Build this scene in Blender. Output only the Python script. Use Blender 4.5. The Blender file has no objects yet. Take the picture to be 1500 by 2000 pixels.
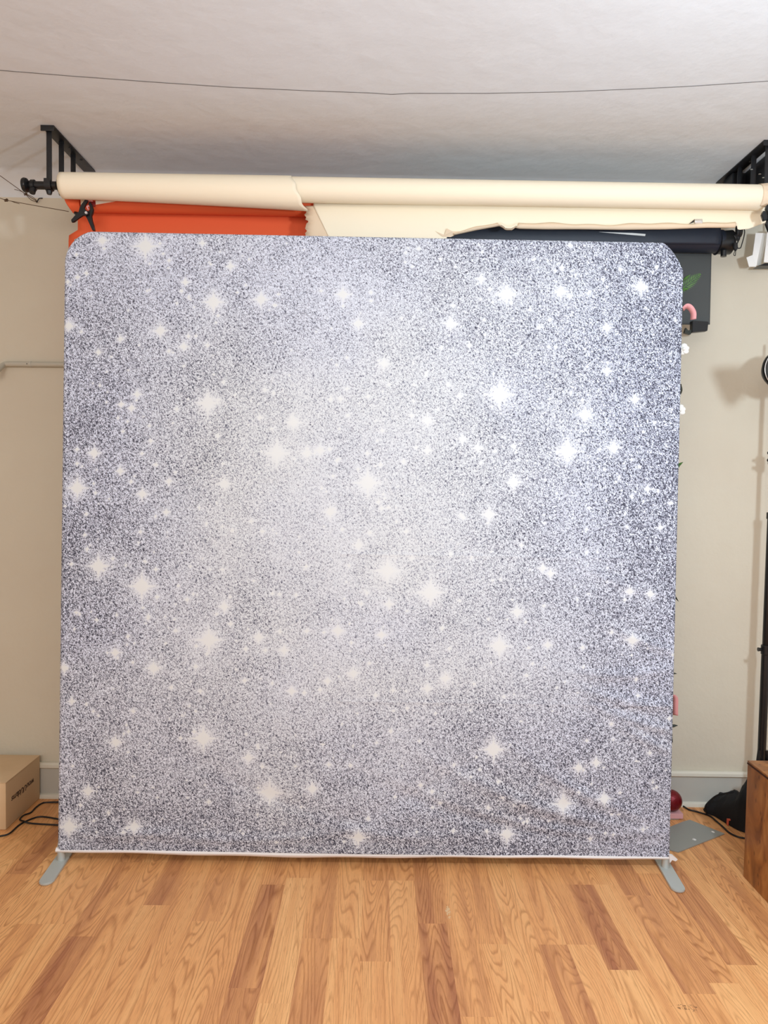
import bpy, bmesh, math, random
import numpy as np
from mathutils import Vector, Matrix, noise as mnoise
from math import sin, cos, pi, radians, sqrt, atan, exp

S = bpy.context.scene
COL = S.collection
random.seed(7)
rng = np.random.RandomState(11)

# ------------------------------------------------------------------ camera
FPX = 1386.0            # focal length in pixels of the 1500 x 2000 frame
CAM_H = 1.515
PITCH, ROLL, YAW = atan(59 / FPX), radians(.95), .008
fw = Vector((sin(YAW) * cos(PITCH), cos(YAW) * cos(PITCH), -sin(PITCH)))
r0 = Vector((cos(YAW), -sin(YAW), 0)); u0 = r0.cross(fw)
RT = r0 * cos(ROLL) + u0 * sin(ROLL)
UP = -r0 * sin(ROLL) + u0 * cos(ROLL)
cd = bpy.data.cameras.new('camera'); cam = bpy.data.objects.new('camera', cd); COL.objects.link(cam)
M = Matrix((( RT.x, UP.x, -fw.x, 0), (RT.y, UP.y, -fw.y, 0), (RT.z, UP.z, -fw.z, CAM_H), (0, 0, 0, 1)))
cam.matrix_world = M
cd.sensor_fit = 'HORIZONTAL'; cd.sensor_width = 36.0; cd.lens = 36.0 * FPX / 1500
cd.clip_start = .05
S.camera = cam

# ------------------------------------------------------------------ light
S.view_settings.view_transform = 'Standard'
S.view_settings.look = 'None'
S.view_settings.gamma = 1
S.view_settings.use_curve_mapping = False
S.view_settings.exposure = -0.04
w = bpy.data.worlds.new('world'); S.world = w; w.use_nodes = True
w.node_tree.nodes['Background'].inputs[0].default_value = (.9, .85, .8, 1)
w.node_tree.nodes['Background'].inputs[1].default_value = .05

def area(name, loc, target, size, power, color, sy=None):
    l = bpy.data.lights.new(name, 'AREA'); l.energy = power; l.color = color
    l.shape = 'RECTANGLE' if sy else 'SQUARE'; l.size = size
    if sy: l.size_y = sy
    o = bpy.data.objects.new(name, l); COL.objects.link(o); o.location = loc
    o.rotation_euler = (Vector(target) - Vector(loc)).to_track_quat('-Z', 'Y').to_euler()
    return o
kl = bpy.data.lights.new('key_light', 'POINT'); kl.energy = 88; kl.color = (.78, .93, 1.08); kl.shadow_soft_size = .07
ko = bpy.data.objects.new('key_light', kl); COL.objects.link(ko); ko.location = (1.25, .95, 1.95)
area('room_fill', (-.9, -1.5, 2.3), (0, 2.8, .6), 2.2, 52, (1, .94, .885), .9)  # broad warm fill added behind the camera for ambient light
area('added_ceiling_wash', (.2, .5, 1.9), (0, 1.3, 2.9), 1.2, 7, (.86, .96, 1.04))  # added uplight, only there to brighten the ceiling

# ------------------------------------------------------------------ helpers
def ray(x, y):
    return RT * ((x - 750) / FPX) + UP * ((1000 - y) / FPX) + fw
def at(x, y, D):                      # point of the photo at room depth D
    d = ray(x, y); return d * (D / d.y) + Vector((0, 0, CAM_H))
def fl(x, y, z=0.0):                  # point of the photo at height z
    d = ray(x, y); return d * ((z - CAM_H) / d.z) + Vector((0, 0, CAM_H))
def lin(c):
    return tuple(((v / 255) / 12.92 if v / 255 <= .04045 else ((v / 255 + .055) / 1.055) ** 2.4) for v in c) + (1,)

def obj(name, bm, mat=None, parent=None, smooth=True, split=40):
    me = bpy.data.meshes.new(name)
    org = Vector((0, 0, 0))
    if parent is not None:
        p = parent
        while p is not None: org += p.location; p = p.parent
    bmesh.ops.recalc_face_normals(bm, faces=bm.faces)
    for v in bm.verts: v.co -= org
    if smooth:
        for f in bm.faces: f.smooth = True
        for e in bm.edges:
            if len(e.link_faces) == 2 and e.calc_face_angle(0) > radians(split): e.smooth = False
    bm.to_mesh(me); bm.free()
    if mat: me.materials.append(mat)
    o = bpy.data.objects.new(name, me); COL.objects.link(o)
    if parent is not None: o.parent = parent
    return o
def thing(name, label, cat, loc, group=None):
    o = bpy.data.objects.new(name, None); COL.objects.link(o); o.location = loc
    o.empty_display_size = .05
    return tag(o, label, cat, group)
def tag(o, label, cat, group=None):
    o['label'] = label; o['category'] = cat
    if group: o['group'] = group
    return o
def rebase(o):                        # move a single mesh thing's origin to its own base
    vs = [v.co for v in o.data.vertices]
    b = Vector(((min(v.x for v in vs) + max(v.x for v in vs)) / 2, (min(v.y for v in vs) + max(v.y for v in vs)) / 2, min(v.z for v in vs)))
    o.data.transform(Matrix.Translation(-b)); o.location = b
    return o
def struct(o): o['kind'] = 'structure'; return o

def box(bm, x0, x1, y0, y1, z0, z1, bev=0, mat=None):
    r = bmesh.ops.create_cube(bm, size=1)
    vs = r['verts']
    for v in vs:
        v.co = Vector((x0 + (v.co.x + .5) * (x1 - x0), y0 + (v.co.y + .5) * (y1 - y0), z0 + (v.co.z + .5) * (z1 - z0)))
    if mat: 
        for v in vs: v.co = mat @ v.co
    if bev:
        es = list({e for v in vs for e in v.link_edges})
        bmesh.ops.bevel(bm, geom=es, offset=bev, segments=2, affect='EDGES', profile=.6)
    return bm
def tube(bm, pts, rad, seg=12, caps=True):
    pts = [Vector(p) for p in pts]; n = len(pts)
    rs = rad if isinstance(rad, (list, tuple)) else [rad] * n
    rings = []; ref = None
    for i, p in enumerate(pts):
        t = (pts[min(i + 1, n - 1)] - pts[max(i - 1, 0)]).normalized()
        if ref is None: ref = Vector((0, 0, 1)) if abs(t.z) < .9 else Vector((1, 0, 0))
        a = t.cross(ref).normalized(); b = t.cross(a).normalized(); ref = a.cross(t).normalized() * 1.0
        rings.append([bm.verts.new(p + a * cos(2 * pi * k / seg) * rs[i] + b * sin(2 * pi * k / seg) * rs[i]) for k in range(seg)])
    for i in range(n - 1):
        for k in range(seg):
            bm.faces.new((rings[i][k], rings[i][(k + 1) % seg], rings[i + 1][(k + 1) % seg], rings[i + 1][k]))
    if caps:
        bm.faces.new(rings[0][::-1]); bm.faces.new(rings[-1])
    return bm
def smooth_path(pts, sub=6):
    pts = [Vector(p) for p in pts]; out = []
    P = [pts[0] * 2 - pts[1]] + pts + [pts[-1] * 2 - pts[-2]]
    for i in range(1, len(P) - 2):
        for k in range(sub):
            t = k / sub; a, b, c, d = P[i - 1], P[i], P[i + 1], P[i + 2]
            out.append(.5 * ((2 * b) + (c - a) * t + (2 * a - 5 * b + 4 * c - d) * t * t + (3 * b - a - 3 * c + d) * t ** 3))
    out.append(pts[-1]); return out
def prism(bm, poly, ext):             # polygon (3-D points) pushed along ext
    ext = Vector(ext); a = [bm.verts.new(p) for p in poly]; b = [bm.verts.new(Vector(p) + ext) for p in poly]
    n = len(poly)
    bm.faces.new(a); bm.faces.new(b[::-1])
    for i in range(n): bm.faces.new((a[i], b[i], b[(i + 1) % n], a[(i + 1) % n]))
    return bm
def grid(bm, f, nu, nv):
    V = [[bm.verts.new(f(i / nu, j / nv)) for j in range(nv + 1)] for i in range(nu + 1)]
    for i in range(nu):
        for j in range(nv):
            bm.faces.new((V[i][j], V[i + 1][j], V[i + 1][j + 1], V[i][j + 1]))
    return bm
def ball(bm, c, r, sub=3, sc=(1, 1, 1)):
    rr = bmesh.ops.create_icosphere(bm, subdivisions=sub, radius=1)
    for v in rr['verts']: v.co = Vector((c[0] + v.co.x * r * sc[0], c[1] + v.co.y * r * sc[1], c[2] + v.co.z * r * sc[2]))
    return bm
def solid(o, t, off=0):
    m = o.modifiers.new('thickness', 'SOLIDIFY'); m.thickness = t; m.offset = off; return o

# ------------------------------------------------------------------ materials
def mat(name, rgb, rough=.6, metal=0, spec=.5, bump=None, var=None, sheen=0):
    m = bpy.data.materials.new(name); m.use_nodes = True
    nt = m.node_tree; b = nt.nodes['Principled BSDF']
    b.inputs['Base Color'].default_value = lin(rgb); b.inputs['Roughness'].default_value = rough
    b.inputs['Metallic'].default_value = metal; b.inputs['Specular IOR Level'].default_value = spec
    if sheen: b.inputs['Sheen Weight'].default_value = sheen
    tc = nt.nodes.new('ShaderNodeTexCoord')
    if var:                            # (scale, second colour)
        n = nt.nodes.new('ShaderNodeTexNoise'); n.inputs['Scale'].default_value = var[0]; n.inputs['Detail'].default_value = 4
        nt.links.new(tc.outputs['Object'], n.inputs['Vector'])
        r = nt.nodes.new('ShaderNodeValToRGB'); r.color_ramp.elements[0].position = .35; r.color_ramp.elements[1].position = .65
        r.color_ramp.elements[0].color = lin(rgb); r.color_ramp.elements[1].color = lin(var[1])
        nt.links.new(n.outputs[0], r.inputs[0]); nt.links.new(r.outputs[0], b.inputs['Base Color'])
    if bump:                           # (scale, strength, distance)
        n = nt.nodes.new('ShaderNodeTexNoise'); n.inputs['Scale'].default_value = bump[0]; n.inputs['Detail'].default_value = 5
        nt.links.new(tc.outputs['Object'], n.inputs['Vector'])
        bp = nt.nodes.new('ShaderNodeBump'); bp.inputs['Strength'].default_value = bump[1]; bp.inputs['Distance'].default_value = bump[2]
        nt.links.new(n.outputs[0], bp.inputs['Height']); nt.links.new(bp.outputs[0], b.inputs['Normal'])
    return m
M_wall = mat('wall_paint', (222, 214, 194), .75, bump=(14, .35, .01), var=(2.2, (219, 210, 190)))
M_wall2 = mat('wall_paint_white', (225, 225, 222), .8)
M_ceil = mat('ceiling_plaster', (228, 232, 234), .85, bump=(9, .45, .012), var=(1.4, (225, 228, 229)))
M_trim = mat('trim_paint', (205, 203, 192), .45, var=(5, (198, 197, 188)))
M_cap = mat('trim_cap_paint', (228, 222, 205), .45)
M_black = mat('black_steel', (24, 25, 28), .42, bump=(120, .1, .002))
M_blackp = mat('black_plastic', (20, 21, 23), .35)
M_dark = mat('crack_dark', (120, 112, 104), .9)
M_cream = mat('cream_paper', (251, 239, 213), .7, bump=(5, .12, .01))
M_cream2 = mat('cream_paper_reverse', (236, 212, 182), .7)
M_orange = mat('orange_paper', (246, 104, 56), .7, bump=(5, .12, .01))
M_navy = mat('navy_paper', (22, 30, 46), .5, bump=(8, .2, .01))
M_gray = mat('charcoal_paper', (74, 77, 76), .75, bump=(6, .2, .01))
M_silver = mat('silver_paint', (192, 197, 193), .42, metal=.25, bump=(300, .05, .001))
M_steel = mat('plate_gray', (160, 161, 155), .5, metal=.25)
M_chrome = mat('chrome', (235, 235, 235), .25, metal=.5)
M_white = mat('white_fabric', (238, 234, 232), .8, bump=(60, .3, .004))
M_card = mat('white_card', (250, 249, 245), .6)
M_kraft = mat('kraft_cardboard', (226, 194, 154), .8, bump=(40, .15, .003), var=(6, (219, 187, 146)))
M_ink = mat('brown_ink', (66, 38, 24), .7)
M_twine = mat('twine', (92, 68, 44), .9)
M_cable = mat('cable_rubber', (18, 16, 16), .5)
M_bag = mat('bag_fabric', (14, 14, 16), .85, bump=(60, .4, .004))
M_pink = mat('pink_ribbon', (228, 158, 158), .55)
M_pale = mat('pale_pink_card', (226, 170, 170), .6)
M_green = mat('fern_green', (92, 140, 62), .55, var=(40, (70, 112, 50)))
M_leaf = mat('dark_leaf', (34, 40, 30), .5)
M_flower = mat('white_petal', (240, 238, 230), .7)
M_red = mat('red_ornament', (120, 12, 26), .3, metal=.4, bump=(260, .5, .002))
M_redclip = mat('orange_red_clip', (205, 92, 66), .5)
M_pipe = mat('painted_pipe', (200, 196, 180), .4)
M_lens = mat('dark_lens', (66, 70, 70), .2)
M_dred = mat('dark_red_pad', (130, 22, 24), .5)

# burl wood
def burl():
    m = bpy.data.materials.new('burl_wood'); m.use_nodes = True; nt = m.node_tree; b = nt.nodes['Principled BSDF']
    b.inputs['Roughness'].default_value = .35
    tc = nt.nodes.new('ShaderNodeTexCoord'); mp = nt.nodes.new('ShaderNodeMapping'); mp.inputs['Scale'].default_value = (1, 1, .45)
    n = nt.nodes.new('ShaderNodeTexNoise'); n.inputs['Scale'].default_value = 11; n.inputs['Detail'].default_value = 5; n.inputs['Distortion'].default_value = 1.4
    r = nt.nodes.new('ShaderNodeValToRGB'); e = r.color_ramp.elements
    e[0].position = .3; e[0].color = lin((112, 62, 28)); e[1].position = .74; e[1].color = lin((206, 148, 84))
    k = e.new(.5); k.color = lin((168, 106, 52))
    v = nt.nodes.new('ShaderNodeTexVoronoi'); v.inputs['Scale'].default_value = 38
    r2 = nt.nodes.new('ShaderNodeValToRGB'); r2.color_ramp.elements[0].position = .08; r2.color_ramp.elements[0].color = (.12, .05, .02, 1)
    r2.color_ramp.elements[1].position = .22; r2.color_ramp.elements[1].color = (1, 1, 1, 1)
    mx = nt.nodes.new('ShaderNodeMix'); mx.data_type = 'RGBA'; mx.blend_type = 'MULTIPLY'; mx.inputs[0].default_value = .6
    L = nt.links.new
    L(tc.outputs['Object'], mp.inputs[0]); L(mp.outputs[0], n.inputs[0]); L(n.outputs[0], r.inputs[0])
    L(mp.outputs[0], v.inputs[0]); L(v.outputs[0], r2.inputs[0]); L(r.outputs[0], mx.inputs[6]); L(r2.outputs[0], mx.inputs[7])
    L(mx.outputs[2], b.inputs['Base Color']); return m
M_burl = burl()

# printed glitter cloth: stars and density (partly offsetting the key light) are per-vertex print data, the glitter is a shader
def glitter():
    m = bpy.data.materials.new('glitter_print'); m.use_nodes = True; nt = m.node_tree; b = nt.nodes['Principled BSDF']
    b.inputs['Roughness'].default_value = .8; b.inputs['Specular IOR Level'].default_value = .15
    L = nt.links.new; N = nt.nodes.new
    tc = N('ShaderNodeTexCoord'); mp = N('ShaderNodeMapping'); mp.inputs['Scale'].default_value = (1, 0, 1)
    mp.inputs['Rotation'].default_value = (0, radians(28), 0)
    mp2 = N('ShaderNodeMapping'); mp2.inputs['Scale'].default_value = (1.25, 1, .8)
    L(tc.outputs['Object'], mp.inputs[0]); L(mp.outputs[0], mp2.inputs[0])
    n = N('ShaderNodeTexNoise'); n.inputs['Scale'].default_value = 138; n.inputs['Detail'].default_value = 1.0; n.inputs['Roughness'].default_value = .62; n.inputs['Distortion'].default_value = .9
    L(mp2.outputs[0], n.inputs[0])
    a = N('ShaderNodeAttribute'); a.attribute_name = 'print'          # r star, g lightness, b tint
    sp = N('ShaderNodeSeparateColor'); L(a.outputs['Color'], sp.inputs[0])
    def mth(op, x, y=None, cl=False):
        k = N('ShaderNodeMath'); k.operation = op; k.use_clamp = cl
        for i, q in enumerate((x, y)):
            if q is None: continue
            if isinstance(q, (int, float)): k.inputs[i].default_value = q
            else: L(q, k.inputs[i])
        return k.outputs[0]
    # level = (noise - .5)*gain + lightness
    m2 = N('ShaderNodeTexNoise'); m2.inputs['Scale'].default_value = 118; m2.inputs['Detail'].default_value = 1; L(mp.outputs[0], m2.inputs[0])
    line = mth('MULTIPLY', mth('ABSOLUTE', mth('SUBTRACT', n.outputs[0], .5)), 11.0)
    base = mth('ADD', mth('SUBTRACT', line, .72), mth('MULTIPLY', mth('SUBTRACT', m2.outputs[0], .5), 1.7))
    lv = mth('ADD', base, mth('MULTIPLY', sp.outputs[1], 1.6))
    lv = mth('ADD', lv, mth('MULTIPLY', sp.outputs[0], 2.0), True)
    tint = N('ShaderNodeMix'); tint.data_type = 'RGBA'
    tint.inputs[6].default_value = lin((222, 228, 244)); tint.inputs[7].default_value = lin((224, 228, 231)); L(sp.outputs[2], tint.inputs[0])
    st = N('ShaderNodeMix'); st.data_type = 'RGBA'; L(mth('MULTIPLY', sp.outputs[0], 1.6, True), st.inputs[0]); L(tint.outputs[2], st.inputs[6]); st.inputs[7].default_value = lin((228, 231, 231))
    n2 = N('ShaderNodeTexNoise'); n2.inputs['Scale'].default_value = 70; L(mp.outputs[0], n2.inputs[0])
    dk = N('ShaderNodeMix'); dk.data_type = 'RGBA'; L(n2.outputs[0], dk.inputs[0]); dk.inputs[6].default_value = lin((44, 45, 56)); dk.inputs[7].default_value = lin((82, 83, 98))
    md = N('ShaderNodeMix'); md.data_type = 'RGBA'; L(lv, md.inputs[0]); L(dk.outputs[2], md.inputs[6]); L(st.outputs[2], md.inputs[7])
    mid = N('ShaderNodeMapRange'); mid.inputs['From Min'].default_value = .0; mid.inputs['From Max'].default_value = .5; L(lv, mid.inputs[0])
    hi = N('ShaderNodeMapRange'); hi.inputs['From Min'].default_value = .4; hi.inputs['From Max'].default_value = 1.0; L(lv, hi.inputs[0])
    L(mid.outputs[0], md.inputs[0]); md.inputs[7].default_value = lin((150, 153, 170)); nt.links.remove([l for l in nt.links if l.to_socket == md.inputs[7]][0]) if md.inputs[7].is_linked else None
    fin = N('ShaderNodeMix'); fin.data_type = 'RGBA'; L(hi.outputs[0], fin.inputs[0]); L(md.outputs[2], fin.inputs[6]); L(st.outputs[2], fin.inputs[7])
    L(fin.outputs[2], b.inputs['Base Color'])
    return m
M_glit = glitter()

# floor boards: tone and seed are per-board, the grain is a shader
def boards():
    m = bpy.data.materials.new('oak_laminate'); m.use_nodes = True; nt = m.node_tree; b = nt.nodes['Principled BSDF']
    b.inputs['Roughness'].default_value = .42; b.inputs['Specular IOR Level'].default_value = .35
    L = nt.links.new; N = nt.nodes.new
    def mth(op, x, y=None, cl=False):
        k = N('ShaderNodeMath'); k.operation = op; k.use_clamp = cl
        for i, q in enumerate((x, y)):
            if q is None: continue
            if isinstance(q, (int, float)): k.inputs[i].default_value = q
            else: L(q, k.inputs[i])
        return k.outputs[0]
    a = N('ShaderNodeAttribute'); a.attribute_name = 'board'          # r tone, g seed, b u across
    sp = N('ShaderNodeSeparateColor'); L(a.outputs['Color'], sp.inputs[0])
    tc = N('ShaderNodeTexCoord'); sx = N('ShaderNodeSeparateXYZ'); L(tc.outputs['Object'], sx.inputs[0])
    cb = N('ShaderNodeCombineXYZ')
    L(mth('ADD', mth('MULTIPLY', sx.outputs[0], 9.0), mth('MULTIPLY', sp.outputs[1], 37)), cb.inputs[0])
    L(mth('ADD', mth('MULTIPLY', sx.outputs[1], .85), mth('MULTIPLY', sp.outputs[1], 91)), cb.inputs[1])
    L(mth('MULTIPLY', sp.outputs[1], 17), cb.inputs[2])
    n = N('ShaderNodeTexNoise'); n.inputs['Scale'].default_value = 1.15; n.inputs['Detail'].default_value = 1.6; n.inputs['Roughness'].default_value = .35; n.inputs['Distortion'].default_value = .25
    L(cb.outputs[0], n.inputs[0])
    rings = mth('FRACT', mth('MULTIPLY', n.outputs[0], 30))
    rr = N('ShaderNodeValToRGB'); e = rr.color_ramp.elements
    e[0].position = 0; e[0].color = (0, 0, 0, 1); e[1].position = 1; e[1].color = (.2, .2, .2, 1)
    k = e.new(.55); k.color = (.1, .1, .1, 1); k = e.new(.84); k.color = (1, 1, 1, 1)
    L(rings, rr.inputs[0])
    # fine pores
    cp = N('ShaderNodeCombineXYZ'); L(mth('MULTIPLY', sx.outputs[0], 420), cp.inputs[0]); L(mth('MULTIPLY', sx.outputs[1], 16), cp.inputs[1]); L(sp.outputs[1], cp.inputs[2])
    pn = N('ShaderNodeTexNoise'); pn.inputs['Scale'].default_value = 1; pn.inputs['Detail'].default_value = 2; L(cp.outputs[0], pn.inputs[0])
    # broad streak colour
    cs = N('ShaderNodeCombineXYZ'); L(mth('ADD', mth('MULTIPLY', sx.outputs[0], 26), mth('MULTIPLY', sp.outputs[1], 50)), cs.inputs[0]); L(mth('MULTIPLY', sx.outputs[1], 1.3), cs.inputs[1])
    sn = N('ShaderNodeTexNoise'); sn.inputs['Scale'].default_value = 1; sn.inputs['Detail'].default_value = 2; L(cs.outputs[0], sn.inputs[0])
    tone = mth('ADD', sp.outputs[0], mth('MULTIPLY', mth('SUBTRACT', sn.outputs[0], .5), .9), True)
    base = N('ShaderNodeValToRGB'); e = base.color_ramp.elements
    e[0].position = 0; e[0].color = lin((178, 114, 76)); e[1].position = 1; e[1].color = lin((254, 198, 134))
    k = e.new(.45); k.color = lin((234, 168, 108))
    L(tone, base.inputs[0])
    mk = N('ShaderNodeTexNoise'); mk.inputs['Scale'].default_value = .45; L(cb.outputs[0], mk.inputs[0])
    amt = mth('MULTIPLY', rr.outputs[0], mth('ADD', mth('MULTIPLY', mk.outputs[0], .9), .05), True)
    g = N('ShaderNodeMix'); g.data_type = 'RGBA'; g.blend_type = 'MULTIPLY'; L(amt, g.inputs[0]); L(base.outputs[0], g.inputs[6]); g.inputs[7].default_value = (.50, .36, .25, 1)
    g2 = N('ShaderNodeMix'); g2.data_type = 'RGBA'; g2.blend_type = 'MULTIPLY'
    L(mth('MULTIPLY', mth('GREATER_THAN', pn.outputs[0], .58), .30), g2.inputs[0]); L(g.outputs[2], g2.inputs[6]); g2.inputs[7].default_value = (.5, .38, .28, 1)
    # worn scratch marks at the lower right and a chipped spot in the middle
    def spot(px, py, rx, ry, sc, thr, colr, prev):
        c = fl(px, py)
        q = N('ShaderNodeCombineXYZ')
        L(mth('DIVIDE', mth('SUBTRACT', sx.outputs[0], c.x), rx), q.inputs[0]); L(mth('DIVIDE', mth('SUBTRACT', sx.outputs[1], c.y), ry), q.inputs[1])
        ln = N('ShaderNodeVectorMath'); ln.operation = 'LENGTH'; L(q.outputs[0], ln.inputs[0])
        nn = N('ShaderNodeTexNoise'); nn.inputs['Scale'].default_value = sc; nn.inputs['Detail'].default_value = 4; nn.inputs['Distortion'].default_value = 2
        L(tc.outputs['Object'], nn.inputs[0])
        v = mth('SUBTRACT', nn.outputs[0], mth('MULTIPLY', mth('POWER', ln.outputs['Value'], 3), .3))
        mm = N('ShaderNodeMix'); mm.data_type = 'RGBA'; L(mth('MULTIPLY', mth('GREATER_THAN', v, thr), .75), mm.inputs[0]); L(prev, mm.inputs[6]); mm.inputs[7].default_value = lin(colr)
        return mm.outputs[2]
    c1 = spot(1338, 1968, .06, .022, 70, .53, (120, 78, 48), g2.outputs[2])
    c2 = spot(876, 1782, .012, .05, 40, .44, (226, 196, 152), c1)
    L(c2, b.inputs['Base Color'])
    return m
M_floor = boards()

# ------------------------------------------------------------------ the room
WY, CZ = 3.32, 2.885
X0, X1, YB = -2.9, 3.1, -2.6

def make_floor():
    W = .0972; ph = .062
    def U(px, py): return fl(px, py)
    # joints read off the photo: (x px, y px, tone behind the joint, tone in front of it, strips)
    J = [(60, 1804.5, .65, .4, 1), (120, 1804.5, .6, .7, 1), (165, 1829, .3, .12, 1), (315, 1768, .08, .6, 1), (40, 1707, .15, .35, 1),
         (410, 1799.5, .3, .6, 1), (490, 1930, .12, .2, 1), (630, 1833, .3, .35, 1), (690, 1833, .65, .6, 1), (746, 1878, .4, .65, 1),
         (745, 1720, .3, .45, 1), (800, 1720, .35, .55, 1), (858, 1804, .1, .12, 1), (980, 1844, .35, .6, 1), (1085, 1845, .45, .2, 1),
         (1140, 1845, .35, .65, 1), (1236, 1894.7, .02, .8, 1), (1150, 1728, .3, .02, 1), (1205, 1728, .5, .6, 1), (1262, 1749, .2, .25, 1),
         (1385, 1920, .45, .75, 1), (1440, 1920, .35, .6, 1), (1470, 1885, .12, .7, 1), (1413, 1696, .4, .3, 1), (553, 1960, .8, .85, 1)]
    per = {}
    for x, y, ta, tb, _ in J:
        p = U(x, y); k = math.floor((p.x - ph) / W); per.setdefault(k, []).append((p.y, ta, tb))
    k0 = math.floor((X0 - ph) / W); k1 = math.ceil((X1 - ph) / W)
    vs, fs, cols = [], [], []
    R = random.Random(5)
    for k in range(k0, k1):
        xa, xb = max(ph + k * W, X0), min(ph + (k + 1) * W, X1)
        js = sorted(per.get(k, []))
        segs = []
        if js:
            y = js[0][0]; t = js[0][2]
            segs.append((y - R.uniform(.5, .9), y, t)); lo = segs[0][0]
            for i, (yy, ta, tb) in enumerate(js):
                nx = js[i + 1][0] if i + 1 < len(js) else yy + R.uniform(.45, .8)
                segs.append((yy, nx, ta)); hi = nx
        else:
            lo = R.uniform(1.7, 2.0); hi = lo + R.uniform(.9, 1.3); segs.append((lo, hi, R.choice([.4, .5, .6, .7])))
        while hi < WY + .02:
            n = hi + R.uniform(.4, .9); segs.append((hi, n, R.choice([.1, .3, .45, .55, .7]))); hi = n
        while lo > YB:
            n = lo - R.uniform(.5, 1.1); segs.append((n, lo, R.choice([.2, .4, .5, .6, .75, .85]))); lo = n
        for a, b2, t in segs:
            a, b2 = max(a, YB), min(b2, WY + .03)
            if b2 - a < .001: continue
            t = .12 + .72 * t; i = len(vs); vs += [(xa, a, 0), (xb, a, 0), (xb, b2, 0), (xa, b2, 0)]; fs.append((i, i + 1, i + 2, i + 3))
            sd = R.random(); cols += [(t, sd, 0, 1)] * 4
    me = bpy.data.meshes.new('floor'); me.from_pydata(vs, [], fs)
    at_ = me.color_attributes.new('board', 'FLOAT_COLOR', 'POINT')
    at_.data.foreach_set('color', np.array(cols, dtype=np.float32).ravel())
    me.materials.append(M_floor)
    o = bpy.data.objects.new('floor', me); COL.objects.link(o); struct(o)
make_floor()

def quad(name, pts, m):
    bm = bmesh.new(); bm.faces.new([bm.verts.new(p) for p in pts]); return struct(obj(name, bm, m, smooth=False))
T = .12
def slab(name, x0, x1, y0, y1, z0, z1, m):
    bm = bmesh.new(); box(bm, x0, x1, y0, y1, z0, z1); return struct(obj(name, bm, m, smooth=False))
slab('wall_back', X0, X1, WY, WY + T, 0, CZ + .1, M_wall)
slab('wall_left', X0 - T, X0, YB, WY, 0, CZ + .1, M_wall2)
slab('wall_right', X1, X1 + T, YB, WY, 0, CZ + .1, M_wall2)
slab('wall_front', X0, X1, YB - T, YB, 0, CZ + .1, M_wall2)
# flat ceiling that coves down into the back wall
cz_c = at(60, 386, WY).z; CR = CZ - cz_c
prof = [(YB, CZ)] + [(YB + (WY - CR - YB) * i / 12, CZ) for i in range(1, 13)]
for i in range(1, 11):
    a = pi / 2 * i / 10; prof.append((WY - CR + CR * sin(a), CZ - CR + CR * cos(a)))
bm = bmesh.new(); grid(bm, lambda u, v: Vector((X0 + (X1 - X0) * u, prof[round(v * (len(prof) - 1))][0], prof[round(v * (len(prof) - 1))][1])), 24, len(prof) - 1)
ceil = struct(obj('ceiling', bm, M_ceil))
# hairline seam in the plaster
pts = []
for px, py in ((-60, 132), (0, 137), (150, 149), (300, 160), (450, 170), (605, 177), (720, 181), (765, 184), (800, 182), (950, 182), (1100, 179), (1250, 173), (1350, 168), (1500, 158), (1560, 153)):
    d = ray(px, py); q = d * ((CZ - CAM_H) / d.z); pts.append((q.x, q.y))
bm = bmesh.new(); wv = .0016
V = [(bm.verts.new((x, y - wv, CZ - .0012)), bm.verts.new((x, y + wv, CZ - .0012))) for x, y in pts]
for a, b2 in zip(V, V[1:]): bm.faces.new((a[0], b2[0], b2[1], a[1]))
seam = obj('plaster_seam', bm, M_dark, ceil, smooth=False)

# baseboard with cap and shoe moulding
zb = at(1385, 1518, WY - .02).z; zt = at(1385, 1512, WY - .03).z; 
bm = bmesh.new(); box(bm, X0, X1, WY - .018, WY, 0, zb + .002, .001)
bbd = struct(obj('baseboard_back', bm, M_trim, smooth=False))
bm = bmesh.new()
pr = [(0, 0), (0, .02), (-.006, .026), (-.018, .026), (-.026, .018), (-.028, .006), (-.022, 0)]
prism(bm, [(X0, WY + a, zb + c) for a, c in pr], (X1 - X0, 0, 0)); obj('cap_moulding', bm, M_cap, bbd, split=30)
bm = bmesh.new()
pr = [(0, 0), (0, .02), (-.004, .02), (-.011, .016), (-.015, .009), (-.016, 0)]
prism(bm, [(X0, WY - .018 + a, c) for a, c in pr], (X1 - X0, 0, 0)); obj('shoe_moulding', bm, M_cap, bbd, split=30)

# ------------------------------------------------------------------ the glitter backdrop
FL_ = fl(117, 1685); FR_ = fl(1300, 1697)
DB, DT = 2.722, 2.765                      # front face depth at the hem and at the top
zb_ = (at(109, 1660, DB).z + at(1311, 1675, DB).z) / 2
XL, XR = at(110, 1640, DB).x, at(1311, 1660, DB).x
ztop = (at(250, 449, DT).z + at(1250, 473, DT).z) / 2
XLt, XRt = at(124.5, 530, DT).x, at(1337, 530, DT).x
bd = thing('glitter_backdrop', 'large square silver glitter backdrop with white stars on a tube stand', 'backdrop', ((XL + XR) / 2, DB + .018, 0))
def edges(z):
    t = (z - zb_) / (ztop - zb_); xl, xr = XL + (XLt - XL) * t, XR + (XRt - XR) * t
    r = .125
    if z > ztop - r:
        q = min((z - (ztop - r)) / r, 1); xl += r - r * sqrt(max(0, 1 - q * q))
    r = .115
    if z > ztop - r:
        q = min((z - (ztop - r)) / r, 1)
        xr -= (r - r * sqrt(max(0, 1 - q * q))) * .45 + .55 * max(0, (q - .05)) * r * .72
    return xl, xr
def depth(z): return DB + (DT - DB) * (z - zb_) / (ztop - zb_)
NX, NZ = 640, 660
tt = np.linspace(0, 1, NZ + 1)
zz = zb_ + (ztop - zb_) * (tt * .955 / 1)        # even rows, then crowd towards the top corner
nzc = 70
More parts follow.
